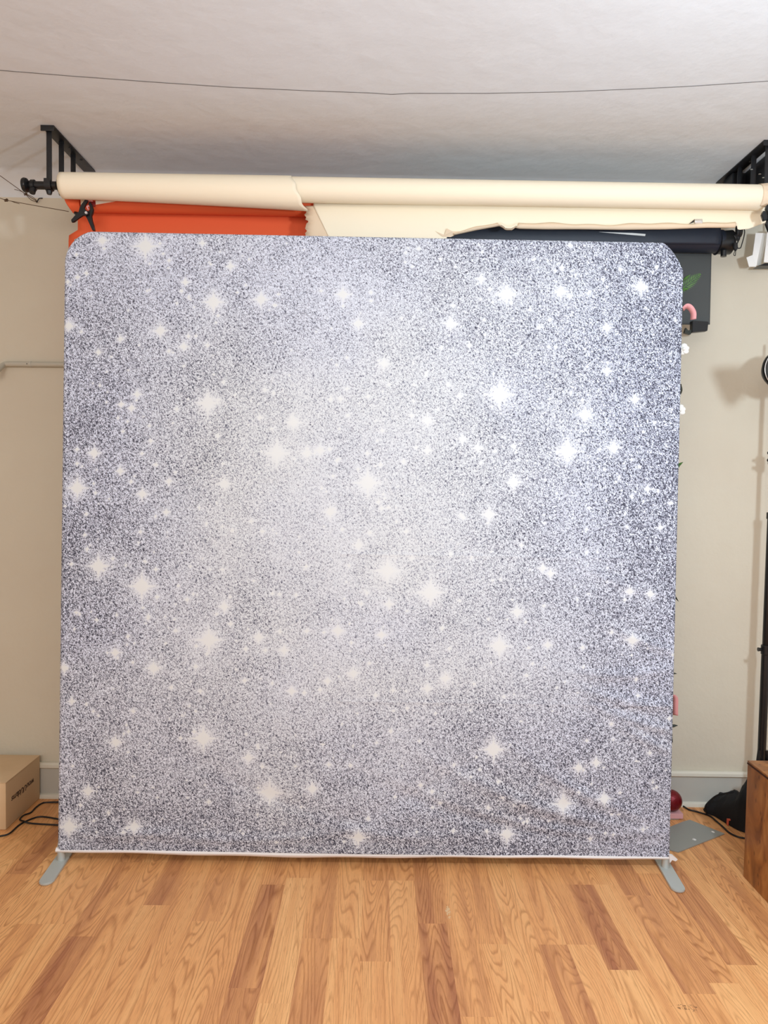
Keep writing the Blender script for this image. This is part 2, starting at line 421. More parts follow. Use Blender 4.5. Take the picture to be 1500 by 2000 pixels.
zz = np.concatenate([np.linspace(zb_, ztop - .125, NZ + 1 - nzc, endpoint=False), ztop - .125 + .125 * np.sin(np.linspace(0, pi / 2, nzc))])
E_ = np.array([edges(z) for z in zz])
uu = np.linspace(0, 1, NX + 1)
Xg = E_[:, :1] + (E_[:, 1:] - E_[:, :1]) * uu[None]
Zg = np.repeat(zz[:, None], NX + 1, 1)
Yg = np.array([depth(z) for z in zz])[:, None] + np.zeros_like(Xg)
# roll the cloth round the tube at the rim
rt = .017
dE = np.minimum(np.minimum(Xg - E_[:, :1], E_[:, 1:] - Xg), (ztop - Zg))
dE = np.minimum(np.maximum(dE, 0), rt); Yg = Yg + rt - np.sqrt(np.maximum(rt ** 2 - (rt - dE) ** 2, 0))
# slack: soft folds low on the right and along the hem
u = (Xg - XL) / (XR - XL); v = (Zg - zb_) / (ztop - zb_)
def fold(cx, cz, ang, ln, wd, amp):
    dx = (u - cx) * 2.4; dz = (v - cz) * 2.4; a = radians(ang)
    s = dx * cos(a) + dz * sin(a); t = -dx * sin(a) + dz * cos(a) - .10 * s * s / ln
    return amp * np.exp(-(s / ln) ** 2 - (t / wd) ** 2)
F = 0
for q in [(.80, .075, -16, .42, .016, -.007), (.72, .055, -10, .45, .02, .006), (.86, .10, -25, .28, .014, -.006), (.80, .045, -8, .4, .012, -.006),
          (.93, .255, -8, .2, .013, -.007), (.95, .22, -14, .2, .012, -.006), (.92, .30, 4, .22, .012, -.005), (.96, .35, -18, .18, .012, -.005), (.96, .19, -25, .16, .012, -.005),
          (.90, .45, -20, .16, .012, -.003), (.30, .02, 1, .5, .012, -.004), (.12, .025, 3, .22, .012, -.004), (.55, .03, -4, .3, .014, -.004),
          (.84, .10, 58, .2, .012, .004), (.78, .12, 50, .2, .014, -.004), (.60, .11, 30, .3, .02, .004), (.35, .09, -20, .35, .02, .003)]:
    F = F + .95 * fold(q[0], q[1], q[2], q[3], q[4] * 1.7, q[5])
F = F + .0025 * np.sin(u * 9 + v * 4) * np.exp(-v * 5) 
# faint horizontal creases left by packing
for cz in (.25, .49): F = F - .0012 * np.exp(-((v - cz) * 2.4 / .006) ** 2) * (u > .45)
rim = np.minimum(1, np.minimum(u, 1 - u) / .012)
Yg = Yg + F * rim
# print data --------------------------------------------------------------
def gridval(rows, cols, tab, px, py):
    tab = np.array(tab, float)
    i = np.clip(np.searchsorted(rows, py) - 1, 0, len(rows) - 2); j = np.clip(np.searchsorted(cols, px) - 1, 0, len(cols) - 2)
    r = np.array(rows, float); c = np.array(cols, float)
    a = np.clip((py - r[i]) / (r[i + 1] - r[i]), 0, 1); b = np.clip((px - c[j]) / (c[j + 1] - c[j]), 0, 1)
    a = a * a * (3 - 2 * a); b = b * b * (3 - 2 * b)
    return tab[i, j] * (1 - a) * (1 - b) + tab[i + 1, j] * a * (1 - b) + tab[i, j + 1] * (1 - a) * b + tab[i + 1, j + 1] * a * b
# where each cloth point lies in the photo, so the printed stars read off the photo land on the cloth
Yp = np.array([depth(z) for z in zz])[:, None] + np.zeros_like(Xg)
zc_ = Xg * fw.x + Yp * fw.y + (Zg - CAM_H) * fw.z
gx = 750 + FPX * (Xg * RT.x + Yp * RT.y + (Zg - CAM_H) * RT.z) / zc_
gy = 1000 - FPX * (Xg * UP.x + Yp * UP.y + (Zg - CAM_H) * UP.z) / zc_
light = gridval([470, 650, 900, 1100, 1300, 1500, 1660], [120, 350, 600, 800, 1050, 1320],  # print lightness; right columns darkened in the colour to offset the key light
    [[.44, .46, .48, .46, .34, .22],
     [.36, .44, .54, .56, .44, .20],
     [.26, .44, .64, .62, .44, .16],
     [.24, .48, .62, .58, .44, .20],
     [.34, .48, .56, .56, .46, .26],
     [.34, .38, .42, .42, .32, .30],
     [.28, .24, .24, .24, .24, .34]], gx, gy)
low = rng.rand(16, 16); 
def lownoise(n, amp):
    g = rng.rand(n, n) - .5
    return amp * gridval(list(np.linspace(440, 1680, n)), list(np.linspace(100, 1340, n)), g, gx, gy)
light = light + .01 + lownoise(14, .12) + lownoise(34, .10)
tint = gridval([470, 900, 1660], [120, 500, 850, 1320], [[0, .3, .6, .1], [0, .9, 1, .1], [.2, .5, .4, .1]], gx, gy) + lownoise(12, .5)
STARS = [(284, 481, 1.25), (417, 590, 1.1), (406, 787, 1.2), (976, 771, 1.3), (990, 575, 1.05), (313, 646, .75), (134, 637, .7), (510, 585, .8),
 (541, 885, 1.1), (151, 953, 1.1), (184, 885, .75), (192, 1106, 1.15), (277, 1145, 1.35), (408, 1250, 1.25), (300, 1305, .8), (397, 1442, 1.25),
 (527, 1549, 1.2), (964, 1464, 1.2), (1100, 1570, 1.1), (757, 1115, 1.1), (841, 1157, 1.25), (718, 943, 1.25), (1108, 882, 1.15), (1199, 875, .75),
 (1252, 560, .9), (1095, 570, .7), (670, 575, .75), (438, 945, .7), (278, 965, .65), (1003, 942, .8), (450, 520, .5), (573, 825, .75), (645, 1000, .7),
 (955, 1005, .75), (975, 1262, 1.1), (1010, 1195, .7), (660, 1232, .7), (172, 1545, .7), (135, 1615, 1.1), (262, 1615, .8), (700, 1635, .9), (990, 1630, .9),
 (1235, 1250, .75), (1230, 1155, .6), (1270, 1160, .6), (226, 1450, .7), (438, 1185, .6), (600, 885, .6), (625, 880, .6), (870, 1325, .6), (690, 1315, .6),
 (610, 1540, .65), (1185, 640, .6), (1143, 810, .75), (880, 632, .7), (700, 632, .65), (395, 475, .4), (835, 822, .6), (903, 858, .45), (835, 880, .45),
 (933, 875, .45), (750, 710, .6), (1185, 725, .5), (940, 545, .5), (359, 677, .5), (362, 551, .45), (200, 470, .6), (235, 920, .5), (268, 770, .45),
 (235, 662, .4), (192, 688, .4), (257, 797, .45), (237, 790, .4), (325, 1000, .4), (330, 940, .4), (505, 1245, .6), (555, 1270, .5), (700, 1065, .55),
 (745, 1240, .5), (485, 1480, .6), (1130, 1500, .65), (1165, 1490, .6), (1070, 1260, .5), (1075, 1120, .5), (1060, 1110, .5), (1240, 780, .55),
 (1265, 955, .4), (1290, 1030, .4), (570, 1350, .5), (125, 1305, .6), (140, 1370, .4), (225, 1275, .6), (1180, 1560, .8), (760, 1180, .5), (640, 1330, .4), (835, 1345, .5)]
star = np.zeros_like(gx)
R = random.Random(3)
for _ in range(650):
    x, y = R.uniform(125, 1325), R.uniform(470, 1650)
    STARS.append((x, y, R.choice([.1, .12, .14, .18, .22, .28])))
for sx_, sy_, s in STARS:
    m = (np.abs(gx - sx_) < 42 * s + 6) & (np.abs(gy - sy_) < 42 * s + 6)
    dx = (gx[m] - sx_) / s; dy = (gy[m] - sy_) / s; r_ = np.hypot(dx, dy)
    core = np.clip(1.4 - r_ / 8.0, 0, 1)
    ray4 = np.maximum(np.exp(-(dy / (2.1 if s > .5 else 3.5)) ** 2) * np.clip(1.0 - np.abs(dx) / 31, 0, 1) ** 1.2, np.exp(-(dx / (2.1 if s > .5 else 3.5)) ** 2) * np.clip(1.0 - np.abs(dy) / 31, 0, 1) ** 1.2)
    th = np.arctan2(dy, dx)
    spk = np.clip(.95 - r_ / 20, 0, 1) * (.55 + .45 * np.cos(th * 16 + sx_))
    halo = .16 * np.exp(-(r_ / 22) ** 2)
    val = np.maximum(np.maximum(core, ray4 * .9), spk * .8) + halo
    if s > .5 : pass
    star[m] = np.maximum(star[m], np.clip(val, 0, 1))
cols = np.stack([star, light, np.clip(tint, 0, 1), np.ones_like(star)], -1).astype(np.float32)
org = bd.location
me = bpy.data.meshes.new('fabric_cover')
nf = (NX + 1) * (NZ + 1)
front = np.stack([Xg - org.x, Yg - org.y, Zg - org.z], -1).reshape(-1, 3)
# back sheet, coarse in the same row order
bi = np.arange(0, NX + 1, 16); bj = np.unique(np.concatenate([np.arange(0, NZ + 1, 15), np.arange(NZ - 60, NZ + 1, 5)]))
bk = np.stack([Xg[np.ix_(bj, bi)] - org.x, np.array([depth(z) for z in zz])[bj][:, None] + 2 * rt + np.zeros((len(bj), len(bi))) - org.y, Zg[np.ix_(bj, bi)] - org.z], -1)
e_ = np.minimum(np.minimum(bk[..., 0] + org.x - E_[bj][:, :1], E_[bj][:, 1:] - bk[..., 0] - org.x), ztop - bk[..., 2])
bk[..., 1] -= np.where(e_ < 1e-4, rt, 0)
back = bk.reshape(-1, 3)
allv = np.concatenate([front, back]).astype(np.float32)
I = np.arange(nf).reshape(NZ + 1, NX + 1)
q1 = np.stack([I[:-1, :-1], I[:-1, 1:], I[1:, 1:], I[1:, :-1]], -1).reshape(-1, 4)
I2 = nf + np.arange(len(bj) * len(bi)).reshape(len(bj), len(bi))
q2 = np.stack([I2[:-1, :-1], I2[1:, :-1], I2[1:, 1:], I2[:-1, 1:]], -1).reshape(-1, 4)
quads = np.concatenate([q1, q2]).astype(np.int32)
me.vertices.add(len(allv)); me.vertices.foreach_set('co', allv.ravel())
me.loops.add(quads.size); me.loops.foreach_set('vertex_index', quads.ravel())
me.polygons.add(len(quads)); me.polygons.foreach_set('loop_start', np.arange(0, quads.size, 4, dtype=np.int32))
me.update(calc_edges=True); me.validate()
me.polygons.foreach_set('use_smooth', np.ones(len(quads), dtype=bool))
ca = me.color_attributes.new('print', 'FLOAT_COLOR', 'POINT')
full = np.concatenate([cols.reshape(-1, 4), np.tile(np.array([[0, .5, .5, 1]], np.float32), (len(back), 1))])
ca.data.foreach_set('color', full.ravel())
me.materials.append(M_glit)
cov = bpy.data.objects.new('fabric_cover', me); COL.objects.link(cov); cov.parent = bd
# white hem with a slight sag, and its zip end tuft
bm = bmesh.new()
def hem(uu_, vv):
    x = XL - .004 + (XR - XL + .008) * uu_
    sag = -.008 * sin(pi * min(1, max(0, (uu_ - .02) / .75))) ** 2 * (1 if uu_ < .77 else .3) - .0015 * sin(uu_ * 37)
    a = vv * 2 * pi
    return Vector((x, DB + .012 - .013 * cos(a), zb_ - .004 + sag * .6 + (.0095 - .5 * sag) * sin(a)))
grid(bm, hem, 160, 12); obj('hem', bm, M_white, bd)
p = at(1313, 1676, DB - .005)
bm = bmesh.new(); prism(bm, [p + Vector((-.012, 0, .012)), p + Vector((.004, 0, .009)), p + Vector((.022, 0, -.006)), p + Vector((.014, 0, -.013)), p + Vector((.0, 0, -.008)), p + Vector((-.008, 0, -.02))], (0, .012, 0))
obj('zip_end', bm, M_white, bd, smooth=False)
# tube frame inside the cover (shows as the posts under the hem)
zf = .008
for sx_, F_, front_px in ((1, FL_, (85, 1731)), (-1, FR_, (1329, 1745))):
    bm = bmesh.new()
    tx = F_.x
    top = Vector(((XLt + .022) if sx_ > 0 else (XRt - .022), DT + rt, ztop - .2))
    tube(bm, [(tx + .003 * sx_, DB + .018, zf), (tx + .003 * sx_, DB + .018, zb_ + .01), (tx + .014 * sx_, DB + .018, zb_ + .06), top], .0145, 20); obj('post', bm, M_silver, bd)
    f_ = fl(*front_px); L0 = (DB + .018) - f_.y + .012
    bm = bmesh.new(); wd = .026; poly = []
    bx = F_.x + (F_.x - f_.x) * 1.1; by = DB + .018 + .19
    d = (Vector((f_.x, f_.y + wd, 0)) - Vector((bx, by - wd, 0))); d2 = Vector((d.x, d.y, 0)).normalized(); nrm = Vector((-d2.y, d2.x, 0))
    for c, s0 in ((Vector((f_.x, f_.y + wd, .001)), 1), (Vector((bx, by - wd, .001)), -1)):
        for k in range(13):
            a = pi * k / 12
            poly.append(c + nrm * (wd * cos(a) * s0) * 1 + d2 * (wd * sin(a) * s0))
    prism(bm, poly, (0, 0, .009)); bmesh.ops.bevel(bm, geom=[e for e in bm.edges if abs(e.verts[0].co.z - e.verts[1].co.z) < 1e-6], offset=.002, segments=2, affect='EDGES')
    obj('foot_plate', bm, M_silver, bd, split=50)
bm = bmesh.new(); zr = ztop - rt
tube(bm, smooth_path([(XLt + .024, DT + rt - .002, ztop - .2), (XLt + .028, DT + rt, ztop - .13), (XLt + .065, DT + rt, zr - .055), (XLt + .15, DT + rt, zr - .006), (0, DT + rt, zr - .004), (XRt - .17, DT + rt, zr - .008), (XRt - .09, DT + rt, zr - .055), (XRt - .03, DT + rt, ztop - .14), (XRt - .024, DT + rt - .002, ztop - .2)], 5), .012, 12)
obj('top_tube', bm, M_silver, bd)

# ------------------------------------------------------------------ ceiling brackets
H1, H2, H3 = 2.858, 2.966, 3.078
BXL = at(92, 247, 2.85).x + .004
def bracket(name, label, X, zs, sgn):
    t = thing(name, label, 'bracket', (X, H1, CZ - .005))
    bm = bmesh.new(); box(bm, X - .026, X + .026, 2.845, 3.25, CZ - .0055, CZ - .0005, .001)
    box(bm, X - .026, X + .026, 2.841, 2.846, CZ - .022, CZ - .0005, .001); obj('ceiling_strip', bm, M_black, t)
    for D in (2.87, 3.02, 3.13):
        bm = bmesh.new(); ball(bm, (X + .012, D, CZ - .006), .006, 2, (1, 1, .6)); obj('bolt', bm, M_black, t)
    for D, z in zs:
        bm = bmesh.new()
        box(bm, X - .010, X + .010, D - .003, D + .003, z - .01, CZ - .005, .001)
        # hook cradle: a half ring under the bar
        for k in range(10):
            a0, a1 = pi + pi * k / 10, pi + pi * (k + 1) / 10
            pr_ = [Vector((X - .012, D + r * cos(a), z + r * sin(a))) for r, a in ((.017, a0), (.017, a1), (.022, a1), (.022, a0))]
            prism(bm, pr_, (.024, 0, 0))
        box(bm, X - .012, X + .012, D - .022, D - .017, z, z + .02)
        obj('hanger', bm, M_black, t)
        bm = bmesh.new(); tube(bm, [(X + sgn * .0, D, z - .022), (X, D, z - .034)], [.012, .009], 10); obj('hook_screw', bm, M_black, t)
    return t
rz = at(128, 363, H1).z; rzr = at(1440, 385, H1).z
RR = .0475
oz = at(180, 414.5, H2).z + .044; nz = at(1400, 497, H3).z + .05
bracket('ceiling_bracket', 'black steel triple hanger bracket on the ceiling at the left roll end', BXL, [(H1, rz), (H2, oz + .055), (H3, oz + .05)], 1)
BXR = at(1497, 278, 2.85).x + .012
rb = bracket('ceiling_bracket', 'black steel triple hanger bracket on the ceiling at the right roll end', BXR, [(H1, rzr), (H2, oz + .03), (H3, nz + .045)], -1)

# expanding bar with a knob at the left
xk = at(46, 355, H1).x
slope = (rzr - rz) / (BXR - BXL)
def zx(x): return rz + slope * (x - BXL)
bar = thing('roller_bar', 'black bar with round end knob carrying the cream paper roll', 'bar', (BXL, H1, rz))
bm = bmesh.new()
tube(bm, [(xk + .018, H1, zx(xk)), (xk + .03, H1, zx(xk)), (xk + .032, H1, zx(xk)), (xk + .045, H1, zx(xk)), (xk + .047, H1, zx(xk)), (BXL + .03, H1, zx(BXL)), (BXL + .032, H1, zx(BXL)), (BXL + .06, H1, zx(BXL))],
     [.012, .019, .021, .021, .0155, .0155, .013, .013], 20); obj('bar_tube', bm, M_blackp, bar)
bm = bmesh.new(); tube(bm, [(xk - .003, H1, zx(xk)), (xk, H1, zx(xk)), (xk + .006, H1, zx(xk)), (xk + .014, H1, zx(xk)), (xk + .022, H1, zx(xk))], [.012, .026, .028, .026, .012], 24); obj('end_knob', bm, M_blackp, bar)
bm = bmesh.new(); tube(bm, [(xk + .04, H1 - .008, zx(xk) - .018), (xk + .04, H1 - .014, zx(xk) - .034)], [.013, .012], 14); obj('lock_screw', bm, M_blackp, bar)
# ------------------------------------------------------------------ paper rolls
RX0, RX1 = at(114, 362, H1 - .03).x, at(1496, 385, H1 - .03).x
roll = thing('cream_paper_roll', 'long cream paper roll across the top with torn sheet hanging down', 'paper roll', ((RX0 + RX1) / 2, H1, rz))
def cyl_x(bm, x0, x1, D, zf_, r, seg=40, wob=0):
    pts = []; rs = []
    x0_, x1_ = x0, x1; n = 24
    for i in range(n + 1):
        x = x0_ + (x1_ - x0_) * i / n; pts.append((x, D, zf_(x))); rs.append(r)
    pts.insert(1, (x0_ + .0015, D, zf_(x0_))); rs[0] = r - .0025; rs.insert(1, r)
    tube(bm, pts, rs, seg, caps=False)
    for x in (x0_, x1_):                                      # ends: a ring of rolled paper round a core hole
        z = zf_(x); A = [bm.verts.new((x, D + (r - .001) * cos(2 * pi * k / seg), z + (r - .001) * sin(2 * pi * k / seg))) for k in range(seg)]
        B = [bm.verts.new((x, D + .022 * cos(2 * pi * k / seg), z + .022 * sin(2 * pi * k / seg))) for k in range(seg)]
        for k in range(seg): bm.faces.new((A[k], A[(k + 1) % seg], B[(k + 1) % seg], B[k]))
    return bm
bm = bmesh.new(); cyl_x(bm, RX0, RX1, H1, zx, RR, 48); obj('rolled_paper', bm, M_cream, roll)
# loosened outer layer on the left third, torn off on a slant
xa = RX0 + .002
def px2x(px, py=380): return at(px, py, H1 - RR).x
def flap(u_, v_):
    a = pi * .62 - v_ * pi * 1.15                               # from the crown round the front to underneath
    xe = px2x(563) + (px2x(599) - px2x(563)) * min(1, (v_ / .95) ** 1.0) + .003 * sin(v_ * 23)
    x = xa + (xe - xa) * u_
    gr = RR + .0012 + .0155 * u_ ** 1.2
    zc = zx(x) + RR + .0015 - gr
    an = pi / 2 + .25 + v_ * (pi * .98)
    return Vector((x, H1 + gr * cos(an), zc + gr * sin(an)))
bm = bmesh.new(); grid(bm, flap, 60, 30); solid(obj('loose_outer_layer', bm, M_cream, roll), .0008)
# hanging sheet from the back of the roll
HD = H1 + RR + .003
bot = [(600, 500), (860, 500), (872, 463), (885, 459), (930, 449), (975, 441), (981, 444), (987, 449), (1000, 449), (1006, 444), (1012, 446), (1060, 447), (1130, 447), (1210, 448), (1300, 447), (1380, 444), (1437, 444), (1442, 449), (1462, 447), (1497, 434)]
bx_ = [b[0] for b in bot]; by_ = [b[1] for b in bot]
def hang(u_, v_):
    px = 612 + (1497 - 612) * u_
    yb = float(np.interp(px, bx_, by_))
    if px < 646: yb = 500
    y0 = 396
    py = y0 + (yb - y0) * v_
    pxx = px
    if px < 650:                                              # curved left edge
        pxx = px + max(0, (py - 402)) * .55 * (1 - u_ / ((650 - 612) / 885)) * .9
    D = HD + .002 * sin(px * .013) * v_ 
    P = at(pxx, py, D)
    if 975 < px < 1440 and v_ > .82:                          # curled lip
        k = (v_ - .82) / .18; P.y -= .010 * sin(k * pi * .5) ; P.z += .003 * k * k
    return P
bm = bmesh.new(); grid(bm, hang, 220, 16); solid(obj('hanging_sheet', bm, M_cream, roll), .0006)
# its curled lip shows the reverse of the paper
bm = bmesh.new()
def lip(u_, v_):
    px = 886 + (1436 - 886) * u_
    yb = float(np.interp(px, bx_, by_)) + 1
    h_ = (11 if px > 985 else 4 + 7 * (px - 886) / 100) + 1.6 * sin(px * .031) + 1.2 * sin(px * .083)
    if 975 < px < 1010: h_ = 3
    P = at(px, yb - h_ * v_, HD - .006)
    P.y += -.009 * sin(v_ * pi) ; return P
grid(bm, lip, 160, 6); solid(obj('curled_lip', bm, M_cream2, roll), .0006)
# second strip of the torn sheet at the left tear
bm = bmesh.new()
def strip(u_, v_):
    py = 402 + 98 * v_
    xl = 597 + 1.6 * sin(py * .7) + 1.2 * sin(py * .31) + (3 if 430 < py < 440 else 0)
    return at(xl + (665 - xl) * u_, py, HD + .0035)
grid(bm, strip, 4, 40); solid(obj('torn_strip', bm, M_cream2, roll), .0006)
# torn tips at (872,460)
bm = bmesh.new()
prism(bm, [at(850, 451, HD - .004), at(868, 459, HD - .006), at(873, 446, HD - .012), at(884, 452, HD - .012), at(905, 452, HD - .004), at(880, 463, HD - .004), at(864, 462, HD - .004)], (0, .0008, 0))
obj('torn_tip', bm, M_cream2, roll, smooth=False)
for poly_ in (((157, 384), (174, 384), (170, 392), (158, 403)), ((186, 386), (236, 390), (222, 394), (187, 399.5))):
    bm = bmesh.new(); prism(bm, [at(x, y, H1 + .052) for x, y in poly_], (0, .0008, 0)); obj('torn_scrap', bm, M_cream, roll, smooth=False)
# torn end at the right
bm = bmesh.new()
def rend(u_, v_):
    an = pi / 2 + .1 + v_ * pi * .8
    x = RX1 - .02 + (.028 + .012 * sin(v_ * 9) + .005 * sin(v_ * 31)) * u_
    g_ = RR + .002 + .004 * u_
    return Vector((x, H1 + g_ * cos(an), zx(x) + g_ * sin(an)))
grid(bm, rend, 6, 30); solid(obj('torn_end', bm, M_cream2, roll), .0008)
# small grey tag stuck on the sheet
tg = thing('metal_clip', 'small shiny grey clip on the hanging cream sheet near its right end', 'clip', at(1362, 437, HD - .012))
bm = bmesh.new(); grid(bm, lambda a, b_: at(1357 + 15 * a, 428 + 9 * b_, HD - .008 - .006 * sin(pi * b_)), 6, 8); solid(obj('clip_body', bm, M_chrome, tg), .001)
bm = bmesh.new(); prism(bm, [at(1346, 437, HD - .01), at(1357, 428, HD - .01), at(1355, 434, HD - .01)], (0, .003, 0)); obj('clip_jaw', bm, M_black, tg, smooth=False)

# orange roll behind
OX0 = at(152, 430, H2).x; OX1 = .04
orr = thing('orange_paper_roll', 'orange paper roll hanging behind the cream roll at the left', 'paper roll', ((OX0 + OX1) / 2, H2, oz))
def zo(x): return oz + slope * .3 * (x - OX0) - .012 * (x - OX0) / 1.3 * 0
bm = bmesh.new(); cyl_x(bm, at(128, 400, H2 - .02).x + .03, OX1, H2, zo, .044, 40); obj('rolled_paper', bm, M_orange, orr)
# loose flared outer end
bm = bmesh.new()
def oend(u_, v_):
    xl = 121 + 16 * v_ ** 1.2; xr = 155.5 + 1.5 * v_
    y0, y1 = 378 + 3 * u_, 411 + 5 * u_
    P = at(xl + (xr - xl) * u_, y0 + (y1 - y0) * v_, H2 - .052)
    P.y += .03 * (2 * v_ - 1) ** 2 - .008 * u_; return P
grid(bm, oend, 12, 20); solid(obj('loose_end', bm, M_orange, orr), .0008)
bm = bmesh.new()
OD = H2 + .047
x_l = at(152, 440, OD).x; x_ll = at(134, 480, OD).x
def osh(u_, v_):
    z = zo(0) - .01 - .55 * v_
    xl = x_l if v_ < .17 else x_l + (x_ll - x_l) * min(1, (v_ - .17) / .04)
    return Vector((xl + (OX1 - xl) * u_, OD + .0015 * sin(u_ * 14), z))
grid(bm, osh, 40, 24); solid(obj('hanging_sheet', bm, M_orange, orr), .0006)

# navy roll at the right, with a charcoal sheet
NX0, NX1 = .1, at(1437, 470, H3 - .04).x
nav = thing('navy_paper_roll', 'dark navy paper roll below the cream sheet at the right', 'paper roll', ((NX0 + NX1) / 2, H3, nz))
def zn(x): return nz + .004
bm = bmesh.new(); cyl_x(bm, NX0, at(1408, 470, H3).x, H3, zn, .048, 40); obj('rolled_paper', bm, M_navy, nav)
bm = bmesh.new(); xq = at(1407, 470, H3 - .04).x
tube(bm, [(xq, H3, nz), (xq + .004, H3, nz), (xq + .004, H3, nz), (NX1 - .004, H3, nz + .002), (NX1, H3, nz + .002)], [.046, .051, .047, .050, .046], 32); obj('end_cap', bm, M_blackp, nav)
bm = bmesh.new(); tube(bm, [at(1414, 490, H3 - .03), at(1413, 501, H3 - .03)], [.013, .012], 14); obj('end_cap_foot', bm, M_blackp, nav)
bm = bmesh.new(); tube(bm, [(NX1 - .01, H3, nz), (NX1 + .002, H3, nz)], .014, 12); obj('core_bar', bm, M_blackp, nav)
# dark upper sheet between cream and backdrop
ND = H3 - .052
bm = bmesh.new()
def nup(u_, v_):
    px = 850 + (1408 - 850) * u_
    return at(px, 425 + (474 + 4 * u_ - 425) * v_, ND - .003 - .010 * sin(pi * v_))
grid(bm, nup, 50, 10); solid(obj('loose_layer', bm, M_navy, nav), .0008)
bm = bmesh.new()
prism(bm, [at(1170, 453, ND - .016), at(1235, 455, ND - .017), at(1261, 457, ND - .018), at(1260, 461, ND - .018), at(1235, 459, ND - .017)], (0, .001, 0)); obj('tape_strip', bm, M_card, nav, smooth=False)
# charcoal sheet hanging from the back of the navy roll
GD = H3 + .052
bm = bmesh.new()
def gsh(u_, v_):
    y0, y1 = 440, (641 if u_ < .3 else 634)
    xr = 1391 - 4.5 * v_; xl = 1290
    return at(xl + (xr - xl) * u_, y0 + (y1 - y0) * v_, GD + .004 * sin(u_ * 5) * v_)
grid(bm, gsh, 30, 30); solid(obj('charcoal_sheet', bm, M_gray, nav), .0008)
blk = thing('weight_block', 'black block clipped to the bottom of the charcoal sheet', 'weight', at(1368, 648, GD - .02))
bm = bmesh.new(); prism(bm, [at(1353, 626, GD - .03), at(1384, 628, GD - .03), at(1382, 646, GD - .03), at(1352, 649, GD - .03)], (0, .028, 0)); bmesh.ops.bevel(bm, geom=bm.edges[:], offset=.0015, segments=2, affect='EDGES'); obj('block_body', bm, M_blackp, blk)
bm = bmesh.new(); prism(bm, [at(1340, 640, GD - .022), at(1344, 645, GD - .022), at(1353, 644, GD - .022), at(1349, 653, GD - .022), at(1337, 650, GD - .022)], (0, .016, 0)); obj('side_tab', bm, M_leaf, blk, smooth=False)

# pull cord loops at the navy roll end
pc = thing('pull_cord', 'black looped cord with toggle hanging at the end of the navy roll', 'cord', at(1442, 498, H3 - .06))
CD = H3 - .06
for pp in ([(1439, 443), (1441, 470), (1439, 476)], [(1446, 444), (1444, 465), (1440, 476)], [(1436, 441), (1454, 449), (1448, 480), (1444, 485), (1440, 484)], [(1434, 460), (1437, 466), (1437, 474)]):
    bm = bmesh.new(); tube(bm, smooth_path([at(x, y, CD) for x, y in pp], 6), .0022, 8); obj('cord_loop', bm, M_cable, pc)
bm = bmesh.new(); prism(bm, [at(x, y, CD - .006) for x, y in ((1434, 474), (1441, 473), (1442, 485), (1438, 490), (1433, 484))], (0, .012, 0)); bmesh.ops.bevel(bm, geom=bm.edges[:], offset=.002, segments=2, affect='EDGES'); obj('toggle', bm, M_blackp, pc)
bm = bmesh.new(); tube(bm, smooth_path([at(x, y, CD) for x, y in ((1436, 488), (1433, 497), (1436, 499), (1437, 489))], 5), .0015, 8); obj('eyelet', bm, M_cable, pc)

# spring clamp at the left
def clamp(name, label, D, s, ox, oy):
    # outline in photo pixels relative to the pivot, drawn for the left clamp
    def q(pts): return [at(ox + x * s, oy + y * s, D) for x, y in pts]
    c = thing(name, label, 'clamp', at(ox, oy, D))
    bm = bmesh.new()
    prism(bm, q([(x - 168, y - 418) for x, y in ((172, 397), (176, 394), (180, 401), (182, 409), (181, 416), (177.5, 421), (179, 430), (183, 440), (185, 450), (180, 450), (175, 438), (170, 427), (166, 421), (167, 416), (172, 414), (176, 410), (176, 404))]), (0, .012, 0))
    bmesh.ops.bevel(bm, geom=bm.edges[:], offset=.0012, segments=1, affect='EDGES'); obj('long_lever', bm, M_blackp, c)
    bm = bmesh.new()
    prism(bm, q([(x - 168, y - 418) for x, y in ((169, 390), (174, 393), (170, 399), (165.5, 407), (168, 412), (174, 414), (175, 420), (170, 423), (163, 422), (155, 427), (147, 435), (142, 436), (140.5, 431), (149, 422), (156, 416), (157, 408), (161, 400))]), (0, .009, 0))
    for v in bm.verts: v.co.y -= .010
    bmesh.ops.bevel(bm, geom=bm.edges[:], offset=.0012, segments=1, affect='EDGES'); obj('short_lever', bm, M_blackp, c)
    p = at(ox + 3 * s, oy + 0 * s, D); bm = bmesh.new(); tube(bm, [p + Vector((0, -.016, 0)), p + Vector((0, .004, 0))], .005, 14); obj('pivot_pin', bm, M_chrome, c)
    p = at(ox + 8 * s, oy - 27 * s, D); bm = bmesh.new(); box(bm, p.x - .009, p.x + .008, p.y - .012, p.y + .006, p.z - .004, p.z + .004, .001); obj('jaw_pad', bm, M_pink, c)
    bm = bmesh.new(); tube(bm, smooth_path([at(ox + 5 * s, oy - 8 * s, D - .006), at(ox + 2 * s, oy - 14 * s, D - .006), at(ox + 6 * s, oy - 16 * s, D - .006)], 4), .003, 8); obj('spring', bm, M_pink, c)
    return c
clamp('spring_clamp', 'black spring clamp gripping the paper rolls at the top left', H2 - .082, 1.0, 168, 418)
bm = bmesh.new(); p = at(180, 397, H2 - .052); box(bm, p.x - .012, p.x + .012, p.y - .004, p.y + .004, p.z - .013, p.z + .006, .002)
tag(rebase(obj('clamp_wedge', bm, M_dred)), 'small dark red pad wedged beside the spring clamp', 'pad')
bm = bmesh.new(); tube(bm, [at(146, 415, H2 - .03), at(153, 419, H2 - .03), at(158, 421, H2 - .03)], [.006, .011, .006], 12)
tag(rebase(obj('knob', bm, M_blackp)), 'small black knob below the orange roll behind the spring clamp', 'knob')
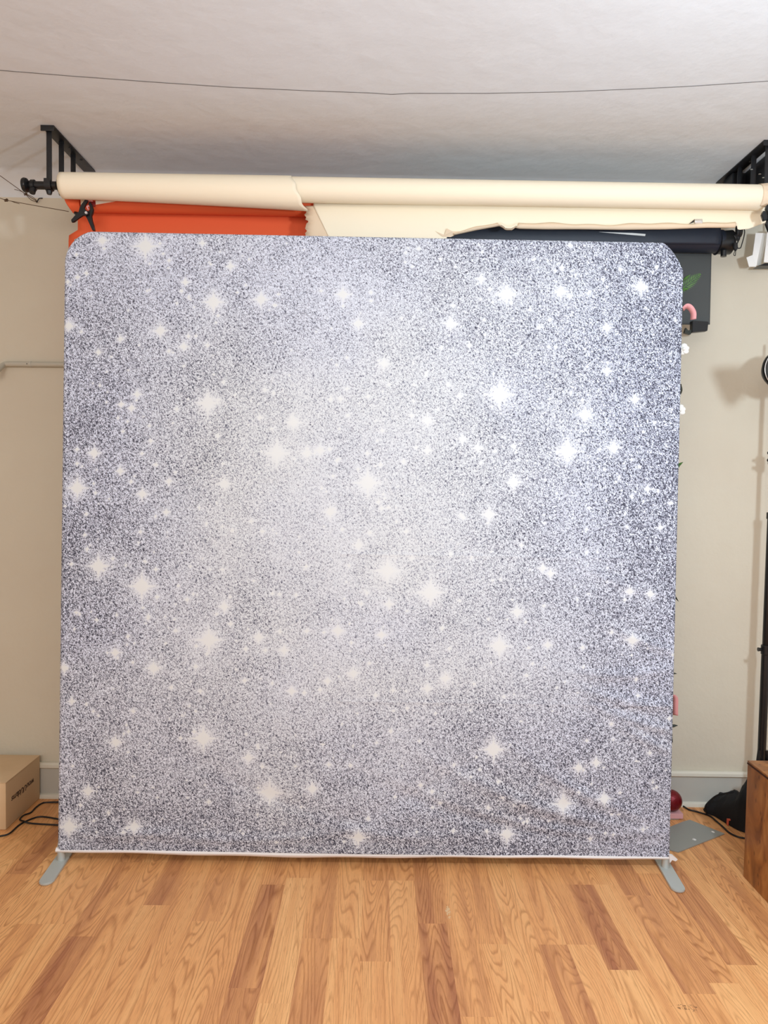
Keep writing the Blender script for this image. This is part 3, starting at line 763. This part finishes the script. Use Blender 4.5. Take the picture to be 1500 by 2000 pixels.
# right-hand clamp half out of frame
rc = thing('spring_clamp', 'black clamp on the right end of the cream roll', 'clamp', at(1500, 428, H1 - .06))
cD = H1 - .066
bm = bmesh.new(); prism(bm, [at(x, y, cD) for x, y in ((1492, 411), (1496, 413), (1500, 420), (1502, 428), (1496, 430), (1492, 431), (1488, 419), (1491, 414))], (0, .012, 0)); bmesh.ops.bevel(bm, geom=bm.edges[:], offset=.001, segments=1, affect='EDGES'); obj('jaw', bm, M_blackp, rc)
bm = bmesh.new(); prism(bm, [at(x, y, cD - .004) for x, y in ((1498, 400), (1506, 396), (1512, 410), (1510, 440), (1504, 456), (1500, 446), (1496, 436), (1500, 430), (1502, 418), (1496, 408))], (0, .012, 0)); bmesh.ops.bevel(bm, geom=bm.edges[:], offset=.001, segments=1, affect='EDGES'); obj('lever', bm, M_blackp, rc)

# black hardware case beside the right bracket
hc = thing('black_hardware_case', 'black case of tangled hardware on the ceiling beside the right bracket', 'case', (BXR + .19, 3.02, CZ))
bm = bmesh.new(); box(bm, BXR + .05, BXR + .32, 2.93, 3.20, CZ - .14, CZ - .001, .006); obj('case_body', bm, M_black, hc)
bm = bmesh.new(); box(bm, BXR - .012, BXR + .046, 3.12, 3.20, CZ - .16, CZ - .008, .004); obj('side_plate', bm, M_black, hc)
for k in range(5):
    bm = bmesh.new(); a = Vector((BXR + .06 + .03 * k, 2.922 - .004 * (k % 2), CZ - .05 - .012 * (k % 3)))
    tube(bm, smooth_path([a, a + Vector((.03, -.006, .02 * ((-1) ** k))), a + Vector((.05, -.004, -.03)), a + Vector((.02, -.004, -.05))], 5), .0035, 8); obj('loop_of_cord', bm, M_cable, hc)
for px, py in ((1491, 347), (1468, 331), (1484, 340)):
    bm = bmesh.new(); p = at(px, py, 2.925); ball(bm, p, .004, 1, (1.6, 1, .6)); obj('rivet', bm, M_steel, hc)

# white folded card sleeve
WD = 3.2
ws = thing('white_card_sleeve', 'folded white card sleeve hanging at the right edge below the roll', 'card', at(1480, 520, WD))
bm = bmesh.new(); prism(bm, [at(1476, 455, WD), at(1490, 455, WD), at(1477, 519, WD), at(1470, 519, WD), at(1470, 499, WD)], (0, .003, 0)); obj('front_panel', bm, M_card, ws, smooth=False)
bm = bmesh.new(); prism(bm, [at(1490, 455, WD), at(1499, 456, WD + .06), at(1486, 517, WD + .06), at(1477, 519, WD)], (.0008, .001, 0)); obj('folded_side', bm, M_card, ws, smooth=False)
bm = bmesh.new(); prism(bm, [at(1499, 450, WD - .01), at(1530, 450, WD - .01), at(1526, 514, WD - .01), at(1492, 512, WD - .01)], (0, .003, 0)); obj('right_panel', bm, M_card, ws, smooth=False)
bm = bmesh.new(); prism(bm, [at(1470, 498, WD - .004), at(1458, 503, WD - .012), at(1463, 521, WD - .012), at(1477, 521, WD - .004)], (0, .0015, 0)); obj('bent_flap', bm, M_card, ws, smooth=False)
bm = bmesh.new(); prism(bm, [at(1481, 519, WD + .002), at(1494, 514, WD + .002), at(1526, 514, WD + .002), at(1526, 519, WD + .002)], (0, .05, 0)); obj('hollow_shade', bm, M_blackp, ws, smooth=False)  # black solid painting the shade inside the open bottom
bm = bmesh.new(); tube(bm, [at(1505, 430, WD + .02), at(1506, 455, WD + .02)], .004, 8); obj('hanging_wire', bm, M_cable, ws)

# ------------------------------------------------------------------ twine at the left
def twine(label, pts, knots, tail, hook=None):
    t = thing('twine_cord', label, 'cord', pts[0])
    bm = bmesh.new(); tube(bm, pts, .0014, 6); obj('strand', bm, M_twine, t)
    for k in knots:
        bm = bmesh.new()
        for j in range(3):
            tube(bm, [k + Vector((.006 * cos(a + j), .004 * sin(a * 1.3), .005 * sin(a + j * 2))) for a in np.linspace(0, 2 * pi, 12)], .0014, 6)
        obj('knot', bm, M_twine, t)
    for tl in tail:
        bm = bmesh.new(); tube(bm, smooth_path(tl, 4), .0012, 6); obj('loose_end', bm, M_twine, t)
    if hook is not None:
        bm = bmesh.new(); tube(bm, smooth_path(hook, 5), .0022, 8); obj('hook', bm, M_black, t)
W_ = WY - .012
twine('upper brown twine cord tied to a hook high on the left wall', [at(-30, 325, W_ - .2), at(0, 343, W_ - .12), at(50, 379, W_ - .02), at(72, 393, W_ - .004)],
      [at(50, 379, W_ - .02)], [[at(50, 379, W_ - .02), at(40, 373, W_ - .03), at(28, 370, W_ - .04)], [at(51, 380, W_ - .02), at(60, 390, W_ - .01), at(71, 394, W_ - .006)], [at(51, 379, W_ - .018), at(63, 384, W_ - .01), at(71, 391, W_ - .004)]],
      [at(70, 391, W_), at(72, 395, W_ - .004), at(76, 388, W_ - .002), at(83, 387, W_ + .008)])
twine('lower brown twine cord stretched to the orange roll at the left', [at(-30, 380, 3.05), at(0, 387, 3.03), at(12, 391, 3.02), at(60, 400, 3.0), at(134, 413, H2 - .03)],
      [at(12, 391, 3.02)], [[at(22, 393, 3.015), at(30, 396, 3.0), at(38, 398, 3.0)]])

# ------------------------------------------------------------------ conduit pipe on the left wall
pip = thing('conduit_pipe', 'thin beige painted pipe running along the left wall', 'pipe', at(60, 718, WY - .02))
PD = WY - .014; a0, a1 = at(122, 712, PD), at(10, 711, PD)
bm = bmesh.new(); pr_ = .0118
tube(bm, [a0 + Vector((.28, 0, 0)), a0, at(61, 711.5, PD)], pr_, 16); obj('straight_run', bm, M_pipe, pip)
bm = bmesh.new(); e0 = at(61, 711.5, PD)
tube(bm, smooth_path([e0, at(20, 711, PD), at(8, 712, PD - .004), at(0, 719, PD - .03), at(-12, 730, PD - .07)], 6), pr_ + .0004, 16); obj('elbow', bm, M_pipe, pip)
bm = bmesh.new(); tube(bm, [e0 + Vector((-.002, 0, 0)), e0 + Vector((.002, 0, 0))], pr_ + .0014, 16); obj('coupling_ring', bm, M_trim, pip)
bm = bmesh.new(); ball(bm, at(52.5, 710.5, PD - .0115), .0028, 1); obj('set_screw', bm, M_black, pip)

# ------------------------------------------------------------------ cardboard box
bxr = (fl(60, 1579).x + fl(20, 1611).x) / 2
bz = at(86, 1475, WY - .03).z; byf = 2.985; byb = WY - .03
cb = thing('cardboard_box', 'closed kraft cardboard box with brown lettering on the floor by the wall', 'box', (bxr - .25, (byf + byb) / 2, 0))
bm = bmesh.new(); box(bm, bxr - .5, bxr, byf, byb, .001, bz - .003, .004); obj('box_body', bm, M_kraft, cb)
bm = bmesh.new(); box(bm, bxr - .5, bxr + .001, byf - .001, byb, bz - .0025, bz, .001); obj('lid_flap', bm, M_kraft, cb)
fc = bpy.data.curves.new('lettering', 'FONT'); fc.body = 'wouUUdams'; fc.size = .038; fc.extrude = .0003; fc.offset = .0004; fc.shear = .3; fc.align_x = 'CENTER'
ft = bpy.data.objects.new('lettering', fc); COL.objects.link(ft)
bpy.context.view_layer.update()
dg = bpy.context.evaluated_depsgraph_get(); lm = bpy.data.meshes.new_from_object(ft.evaluated_get(dg)); bpy.data.objects.remove(ft)
# upside-down on the +X face: text right runs towards the camera
RM = Matrix(((0, 0, 1, 0), (-1, 0, 0, 0), (0, -1, 0, 0), (0, 0, 0, 1)))
lc = (at(22, 1566, 3.0) + Vector((0, 0, 0)))
lm.transform(Matrix.Translation(Vector((bxr + .0006, (byf + byb) / 2 - .005, bz * .60))) @ RM)
lm.transform(Matrix.Translation(-cb.location)); lm.materials.append(M_ink)
lo = bpy.data.objects.new('lettering', lm); COL.objects.link(lo); lo.parent = cb; lo['label'] = 'brown printed word, upside down'

# black cable on the floor at the left
cab = [fl(x, y, .004) for x, y in ((-20, 1636), (0, 1633), (18, 1628), (38, 1611), (60, 1600), (80, 1595), (110, 1599), (150, 1606))]
bm = bmesh.new(); tube(bm, smooth_path(cab, 6), .0036, 8)
cb2 = [fl(x, y, .0045) for x, y in ((150, 1613), (108, 1611), (60, 1608), (47, 1607), (40, 1602), (40, 1598), (47, 1592), (60, 1587), (70, 1577), (82, 1569), (96, 1567), (150, 1566))]
for i, q in enumerate(cb2): q.z = .0045 if i > 2 and i != 3 else .011 if i == 3 else .0045
tube(bm, smooth_path(cb2, 6), .0036, 8)
tag(rebase(obj('power_cable', bm, M_cable)), 'black cable looping on the floor beside the cardboard box', 'cable')

# ------------------------------------------------------------------ right floor things
pts = [fl(1347, 1603), fl(1415, 1630), fl(1325, 1666), fl(1312, 1662)]
p0, p1, p2 = pts[0], pts[1], pts[2]
sp_ = thing('steel_base_plate', 'flat square grey metal plate with two screws on the floor right of backdrop', 'plate', (p0 + p2) / 2)
e1 = (p2 - p1); back_l = p0 + (p2 - p1) * .75
poly = [p0, p1, p2, p2 + Vector((-.05, .03, 0)), p0 + Vector((-.20, -.12, 0)), p0 + Vector((-.04, -.02, 0))]
bm = bmesh.new(); prism(bm, [Vector((q.x, q.y, .001)) for q in poly], (0, 0, .004)); obj('plate', bm, M_steel, sp_, smooth=False)
for px, py in ((1356, 1639), (1393, 1624)):
    q = fl(px, py, .006); bm = bmesh.new(); tube(bm, [(q.x, q.y, .005), (q.x, q.y, .008)], [.009, .005], 16); obj('screw', bm, M_chrome, sp_)
q = fl(1318, 1594); bm = bmesh.new(); prism(bm, [(q.x - .10, q.y - .04, .001), (q.x + .004, q.y - .035, .001), (q.x + .03, q.y + .01, .001), (q.x - .06, q.y + .03, .001)], (0, 0, .004))
tag(rebase(obj('small_metal_plate', bm, M_steel, smooth=False)), 'small grey metal plate under the pale pink card', 'plate')
BD = 3.19; q = at(1320, 1587, BD)
bm = bmesh.new(); box(bm, q.x - .08, at(1328, 1587, BD).x, BD - .035, BD + .03, .006, at(1320, 1582, BD).z - .001, .001, )
zcard = at(1320, 1582, BD).z
tag(rebase(obj('pale_pink_card', bm, M_pale, smooth=False)), 'pale pink card box under the red ball', 'card')
c = at(1311, 1565, BD); rb_ = .047
bm = bmesh.new(); ball(bm, (c.x, BD, zcard + rb_ - .001), rb_, 4)
tag(rebase(obj('red_ball', bm, M_red, split=180)), 'glossy dark red ball ornament resting on the pale pink card', 'ornament')

# bag
def blob(center, sc, seed, amp, flat=0.002, sub=4):
    bm = bmesh.new(); r_ = bmesh.ops.create_icosphere(bm, subdivisions=sub, radius=1)
    for v in r_['verts']:
        n_ = v.co.normalized(); k = 1 + amp * mnoise.noise(n_ * 2.3 + Vector((seed, 0, 0))) + amp * .5 * mnoise.noise(n_ * 6 + Vector((0, seed, 0))) + amp * .4 * (1 - abs(mnoise.noise(n_ * 4 + Vector((0, 0, seed)))) * 4) * .3
        v.co = Vector((center[0] + n_.x * sc[0] * k, center[1] + n_.y * sc[1] * k, max(flat, center[2] + n_.z * sc[2] * k)))
    return bm
bag = thing('black_bag', 'slumped black fabric bag on the floor between wall and wooden stool', 'bag', (1.60, 3.02, 0))
A_, B_ = fl(1361, 1583), fl(1476, 1640)
sil = [(1361, 1584), (1368, 1574), (1380, 1562), (1392, 1554), (1400, 1551), (1420, 1550), (1428, 1544), (1437, 1548), (1445, 1541), (1455, 1521), (1465, 1503), (1482, 1500)]
dv = (B_ - A_).normalized(); nv_ = Vector((-dv.y, dv.x, 0))
if nv_.y < 0: nv_ = -nv_
def bagf(s0, s1, hs, dep, sd):
    def f(u_, v_):
        t = s0 + (s1 - s0) * u_; px = 1361 + (1482 - 1361) * t
        base = A_ + (B_ - A_) * t
        fr = fl(px, float(np.interp(px, [1361, 1395, 1424, 1440, 1482], [1583, 1595, 1613, 1622, 1637])))
        mid = fr + nv_ * dep * .5
        h = max(.004, at(px, float(np.interp(px + 20 * t ** .5, [q[0] for q in sil], [q[1] for q in sil])), mid.y).z) * hs
        e = min(1, (u_ + .004) / .16) ** .4 * min(1, (1.004 - u_) / .06) ** .5
        a = pi * v_
        q = fr + nv_ * dep * (.5 - .5 * cos(a) * e)
        z = h * (sin(a) ** .75) * e
        k = .012 * mnoise.noise(Vector((t * 9 + sd, v_ * 5, 0))) * sin(a) + .006 * mnoise.noise(Vector((t * 25, v_ * 14, sd))) * sin(a)
        return Vector((q.x, q.y + k * 1.5, max(.002, z + k)))
    return f
bm = bmesh.new(); grid(bm, bagf(0, 1, 1, .13, 1), 60, 30); obj('bag_body', bm, M_bag, bag, split=180)
bm = bmesh.new(); tube(bm, smooth_path([fl(1380, 1590, .01), at(1378, 1575, 3.17), at(1389, 1562, 3.16), at(1402, 1553, 3.13), at(1420, 1549, 3.10), at(1434, 1546, 3.08)], 6), .004, 8); obj('strap', bm, M_bag, bag)
p = fl(1423, 1619, 0); bm = bmesh.new(); box(bm, p.x - .004, p.x + .002, p.y + .004, p.y + .014, .012, .038, .001); box(bm, p.x - .004, p.x + .010, p.y + .004, p.y + .014, .035, .041, .001); obj('clip', bm, M_redclip, bag)
cab = [fl(x, y, .004) for x, y in ((1331, 1572), (1345, 1581), (1360, 1585), (1385, 1593), (1398, 1603), (1412, 1615), (1424, 1626), (1440, 1634), (1458, 1638), (1476, 1642))]
bm = bmesh.new(); tube(bm, smooth_path(cab, 6), .004, 8)
tag(rebase(obj('power_cable', bm, M_cable)), 'black cable running from the red ball along the front of the bag', 'cable')

# wooden stool / crate
wx = (fl(1455, 1712).x + at(1457, 1485, 2.695).x) / 2; wy = 2.695; wz = at(1457, 1485, wy).z
wb = thing('wooden_cube_stool', 'brown burl wood cube stool at the right edge', 'stool', (wx + .22, wy - .21, 0))
bm = bmesh.new(); box(bm, wx, wx + .44, wy - .43, wy, .001, wz - .008, .002); obj('body', bm, M_burl, wb)
bm = bmesh.new(); box(bm, wx - .0015, wx + .4415, wy - .4315, wy + .0015, wz - .014, wz - .0085); obj('inlay_line', bm, M_ink, wb, smooth=False)
bm = bmesh.new(); box(bm, wx - .001, wx + .441, wy - .431, wy + .001, wz - .0075, wz, .002); obj('top', bm, M_burl, wb)

# ------------------------------------------------------------------ light stand
SD = 3.13
sx0 = at(1490.5, 1400, SD).x
st = thing('light_stand', 'black lamp stand with round head at the right edge', 'light stand', (sx0, SD, 0))
def seg_(name, z0, z1, r, m=M_blackp):
    bm = bmesh.new(); tube(bm, [(sx0, SD, z0), (sx0, SD, z0 + .002), (sx0, SD, z1 - .002), (sx0, SD, z1)], [r * .9, r, r, r * .9], 18); return obj(name, bm, m, st)
zA, zB, zC = at(1490, 1265, SD).z, at(1495, 1005, SD).z, at(1500, 892, SD).z
seg_('lower_pole', .06, zA, .0175); seg_('lower_collar', zA - .03, zA + .012, .0205)
seg_('middle_pole', zA, zB, .0155); seg_('upper_collar', zB - .02, zB + .01, .019)
seg_('upper_pole', zB, at(1500, 730, SD).z + .02, .010); seg_('spigot', at(1500, 730, SD).z, at(1500, 665, SD).z, .006)
bm = bmesh.new(); tube(bm, [(sx0 - .018, SD, zA - .008), (sx0 - .035, SD, zA - .008)], [.006, .009], 12); obj('knob', bm, M_blackp, st)
for dz in (.016, -.016):
    bm = bmesh.new(); ball(bm, (at(1502, 892, SD - .02).x, SD - .02, zC + dz), .0085, 2); obj('knob', bm, M_blackp, st)
bm = bmesh.new(); box(bm, sx0 - .016, sx0 + .018, SD - .02, SD + .018, zC - .035, zC + .03, .004); obj('joint_block', bm, M_blackp, st)
for k in range(3):
    a = radians(90 + 120 * k); d = Vector((cos(a), sin(a), 0))
    bm = bmesh.new(); b0 = Vector((sx0, SD, 0)); tube(bm, [b0 + Vector((0, 0, .34)) + d * .018, b0 + d * .07 + Vector((0, 0, .012))], .008, 10); obj('leg', bm, M_blackp, st)
# head: round lamp just inside the frame edge, plus an unseen panel and arm added to cast the wall shadow
HDp = 3.0
hz = at(1500, 720, HDp).z; hx = at(1493, 720, HDp).x + .085
hp = Vector((hx, HDp, hz))
bm = bmesh.new(); tube(bm, [hp, hp + Vector((0, .02, 0)), hp + Vector((0, .07, 0)), hp + Vector((0, .085, 0))], [.083, .085, .06, .045], 40, caps=False); solid(obj('reflector_dish', bm, M_blackp, st), .003)
bm = bmesh.new(); tube(bm, [hp + Vector((0, .012, 0)), hp + Vector((0, .016, 0))], [.079, .079], 36); obj('front_glass', bm, M_lens, st)
bm = bmesh.new(); ring = [hp + Vector((.083 * cos(a), -.001, .083 * sin(a))) for a in np.linspace(0, 2 * pi, 49)]; tube(bm, ring, .0016, 6, caps=False); obj('rim', bm, M_chrome, st)
bm = bmesh.new(); box(bm, sx0 - .005, sx0 + .06, SD - .05, SD + .03, hz - .06, hz + .05, .008); obj('bracket_head', bm, M_blackp, st)
KL = Vector((1.25, .95, 1.95))
def shadow_src(px, py, D):            # where something at depth D stands whose key shadow lands there on the wall
    w_ = at(px, py, WY); return KL + (w_ - KL) * ((D - KL.y) / (w_.y - KL.y))
bm = bmesh.new(); prism(bm, [shadow_src(x, y, 2.62) for x, y in ((1388, 722), (1412, 716), (1452, 716), (1470, 740), (1459, 770), (1425, 797), (1408, 775))], (0, .004, 0)); obj('shadow_panel', bm, M_blackp, st)
a_ = shadow_src(1460, 742, 2.63); bm = bmesh.new(); tube(bm, [a_, Vector((sx0 - .02, SD - .03, hz - .02))], .008, 10); obj('shadow_panel_arm', bm, M_blackp, st)

# ------------------------------------------------------------------ garland behind the right edge
gD = 2.845
gl = thing('flower_garland', 'garland of fern, ribbon and white flowers peeping past the backdrop right edge', 'garland', at(1312, 1450, gD))
bm = bmesh.new(); tube(bm, smooth_path([at(1322 - 12 * i / 10 + 3 * sin(i * 2), 500 + 95 * i, gD + .01) for i in range(11)], 5), .003, 8); obj('stem', bm, M_leaf, gl)
def fern(px0, py0, px1, py1, n=13, wmax=.022):
    bm = bmesh.new(); a, b_ = at(px0, py0, gD), at(px1, py1, gD)
    d = (b_ - a); L_ = d.length; d.normalize(); nn = Vector((-d.z, 0, d.x))
    tube(bm, [a, b_], [.0016, .0006], 6)
    for i in range(n):
        t = (i + .5) / n; c_ = a + d * L_ * t; w_ = wmax * sin(pi * (.18 + .80 * t)) ** .8
        for s in (1, -1):
            e_ = c_ + nn * s * w_ + d * w_ * .55 + Vector((0, -.004, 0)); m1 = (c_ + e_) / 2 + d * .0022; m2 = (c_ + e_) / 2 - d * .0022
            vs = [bm.verts.new(q) for q in (c_, m1, e_, m2)]; bm.faces.new(vs)
    return solid(obj('fern_frond', bm, M_green, gl, smooth=False), .0006)
fern(1322, 572, 1368, 535, 15)
def leafm(px, py, ang, ln, wd, m, name='leaf'):
    a = at(px, py, gD - .005); d = Vector((cos(ang), -.15, sin(ang))); nn = Vector((-sin(ang), 0, cos(ang)))
    bm = bmesh.new()
    grid(bm, lambda u_, v_: a + d * ln * u_ + nn * wd * sin(pi * max(.02, min(.98, u_))) * (v_ - .5) + Vector((0, .006 * (v_ - .5) ** 2 * 4, 0)), 8, 4)
    return solid(obj(name, bm, m, gl), .0006)
leafm(1334, 548, .7, .035, .012, M_green); leafm(1333, 565, .15, .025, .012, M_green)
leafm(1327, 775, 1.5, .05, .02, M_leaf); leafm(1322, 912, .7, .03, .01, M_green); leafm(1324, 916, 1.2, .025, .008, M_green)
leafm(1316, 1160, -1.0, .035, .006, M_leaf); leafm(1309, 1420, .25, .03, .012, M_leaf); leafm(1312, 1316, .05, .02, .007, M_leaf)
def ribbon(pts_, w0):
    P = smooth_path([at(x, y, gD - .01 - dz) for x, y, dz in pts_], 6); bm = bmesh.new(); V = []
    for i, p in enumerate(P):
        t = (P[min(i + 1, len(P) - 1)] - P[max(i - 1, 0)]).normalized(); nn = Vector((t.z, 0, -t.x)) * w0 * .5 + Vector((0, .008, 0))
        V.append((bm.verts.new(p - nn), bm.verts.new(p + nn)))
    for a, b_ in zip(V, V[1:]): bm.faces.new((a[0], b_[0], b_[1], a[1]))
    return solid(obj('ribbon', bm, M_pink, gl), .0006)
ribbon([(1334, 604, 0), (1341, 598, .004), (1348, 601, .006), (1354, 611, .004), (1354, 624, 0)], .017)
ribbon([(1310, 1362, 0), (1314, 1359, .004), (1319, 1364, .006), (1319, 1380, .004), (1319, 1397, 0)], .016)
def flower(px, py, r):
    c_ = at(px, py, gD); bm = bmesh.new()
    for k in range(6):
        a = k * pi / 3 + .3; ball(bm, c_ + Vector((cos(a) * r * .55, -.003 * (k % 2), sin(a) * r * .55)), r * .55, 2, (1, .35, .8))
    ball(bm, c_ + Vector((0, -.006, 0)), r * .3, 2); obj('flower', bm, M_flower, gl, split=180)
flower(1334, 682, .024); flower(1327, 801, .024)
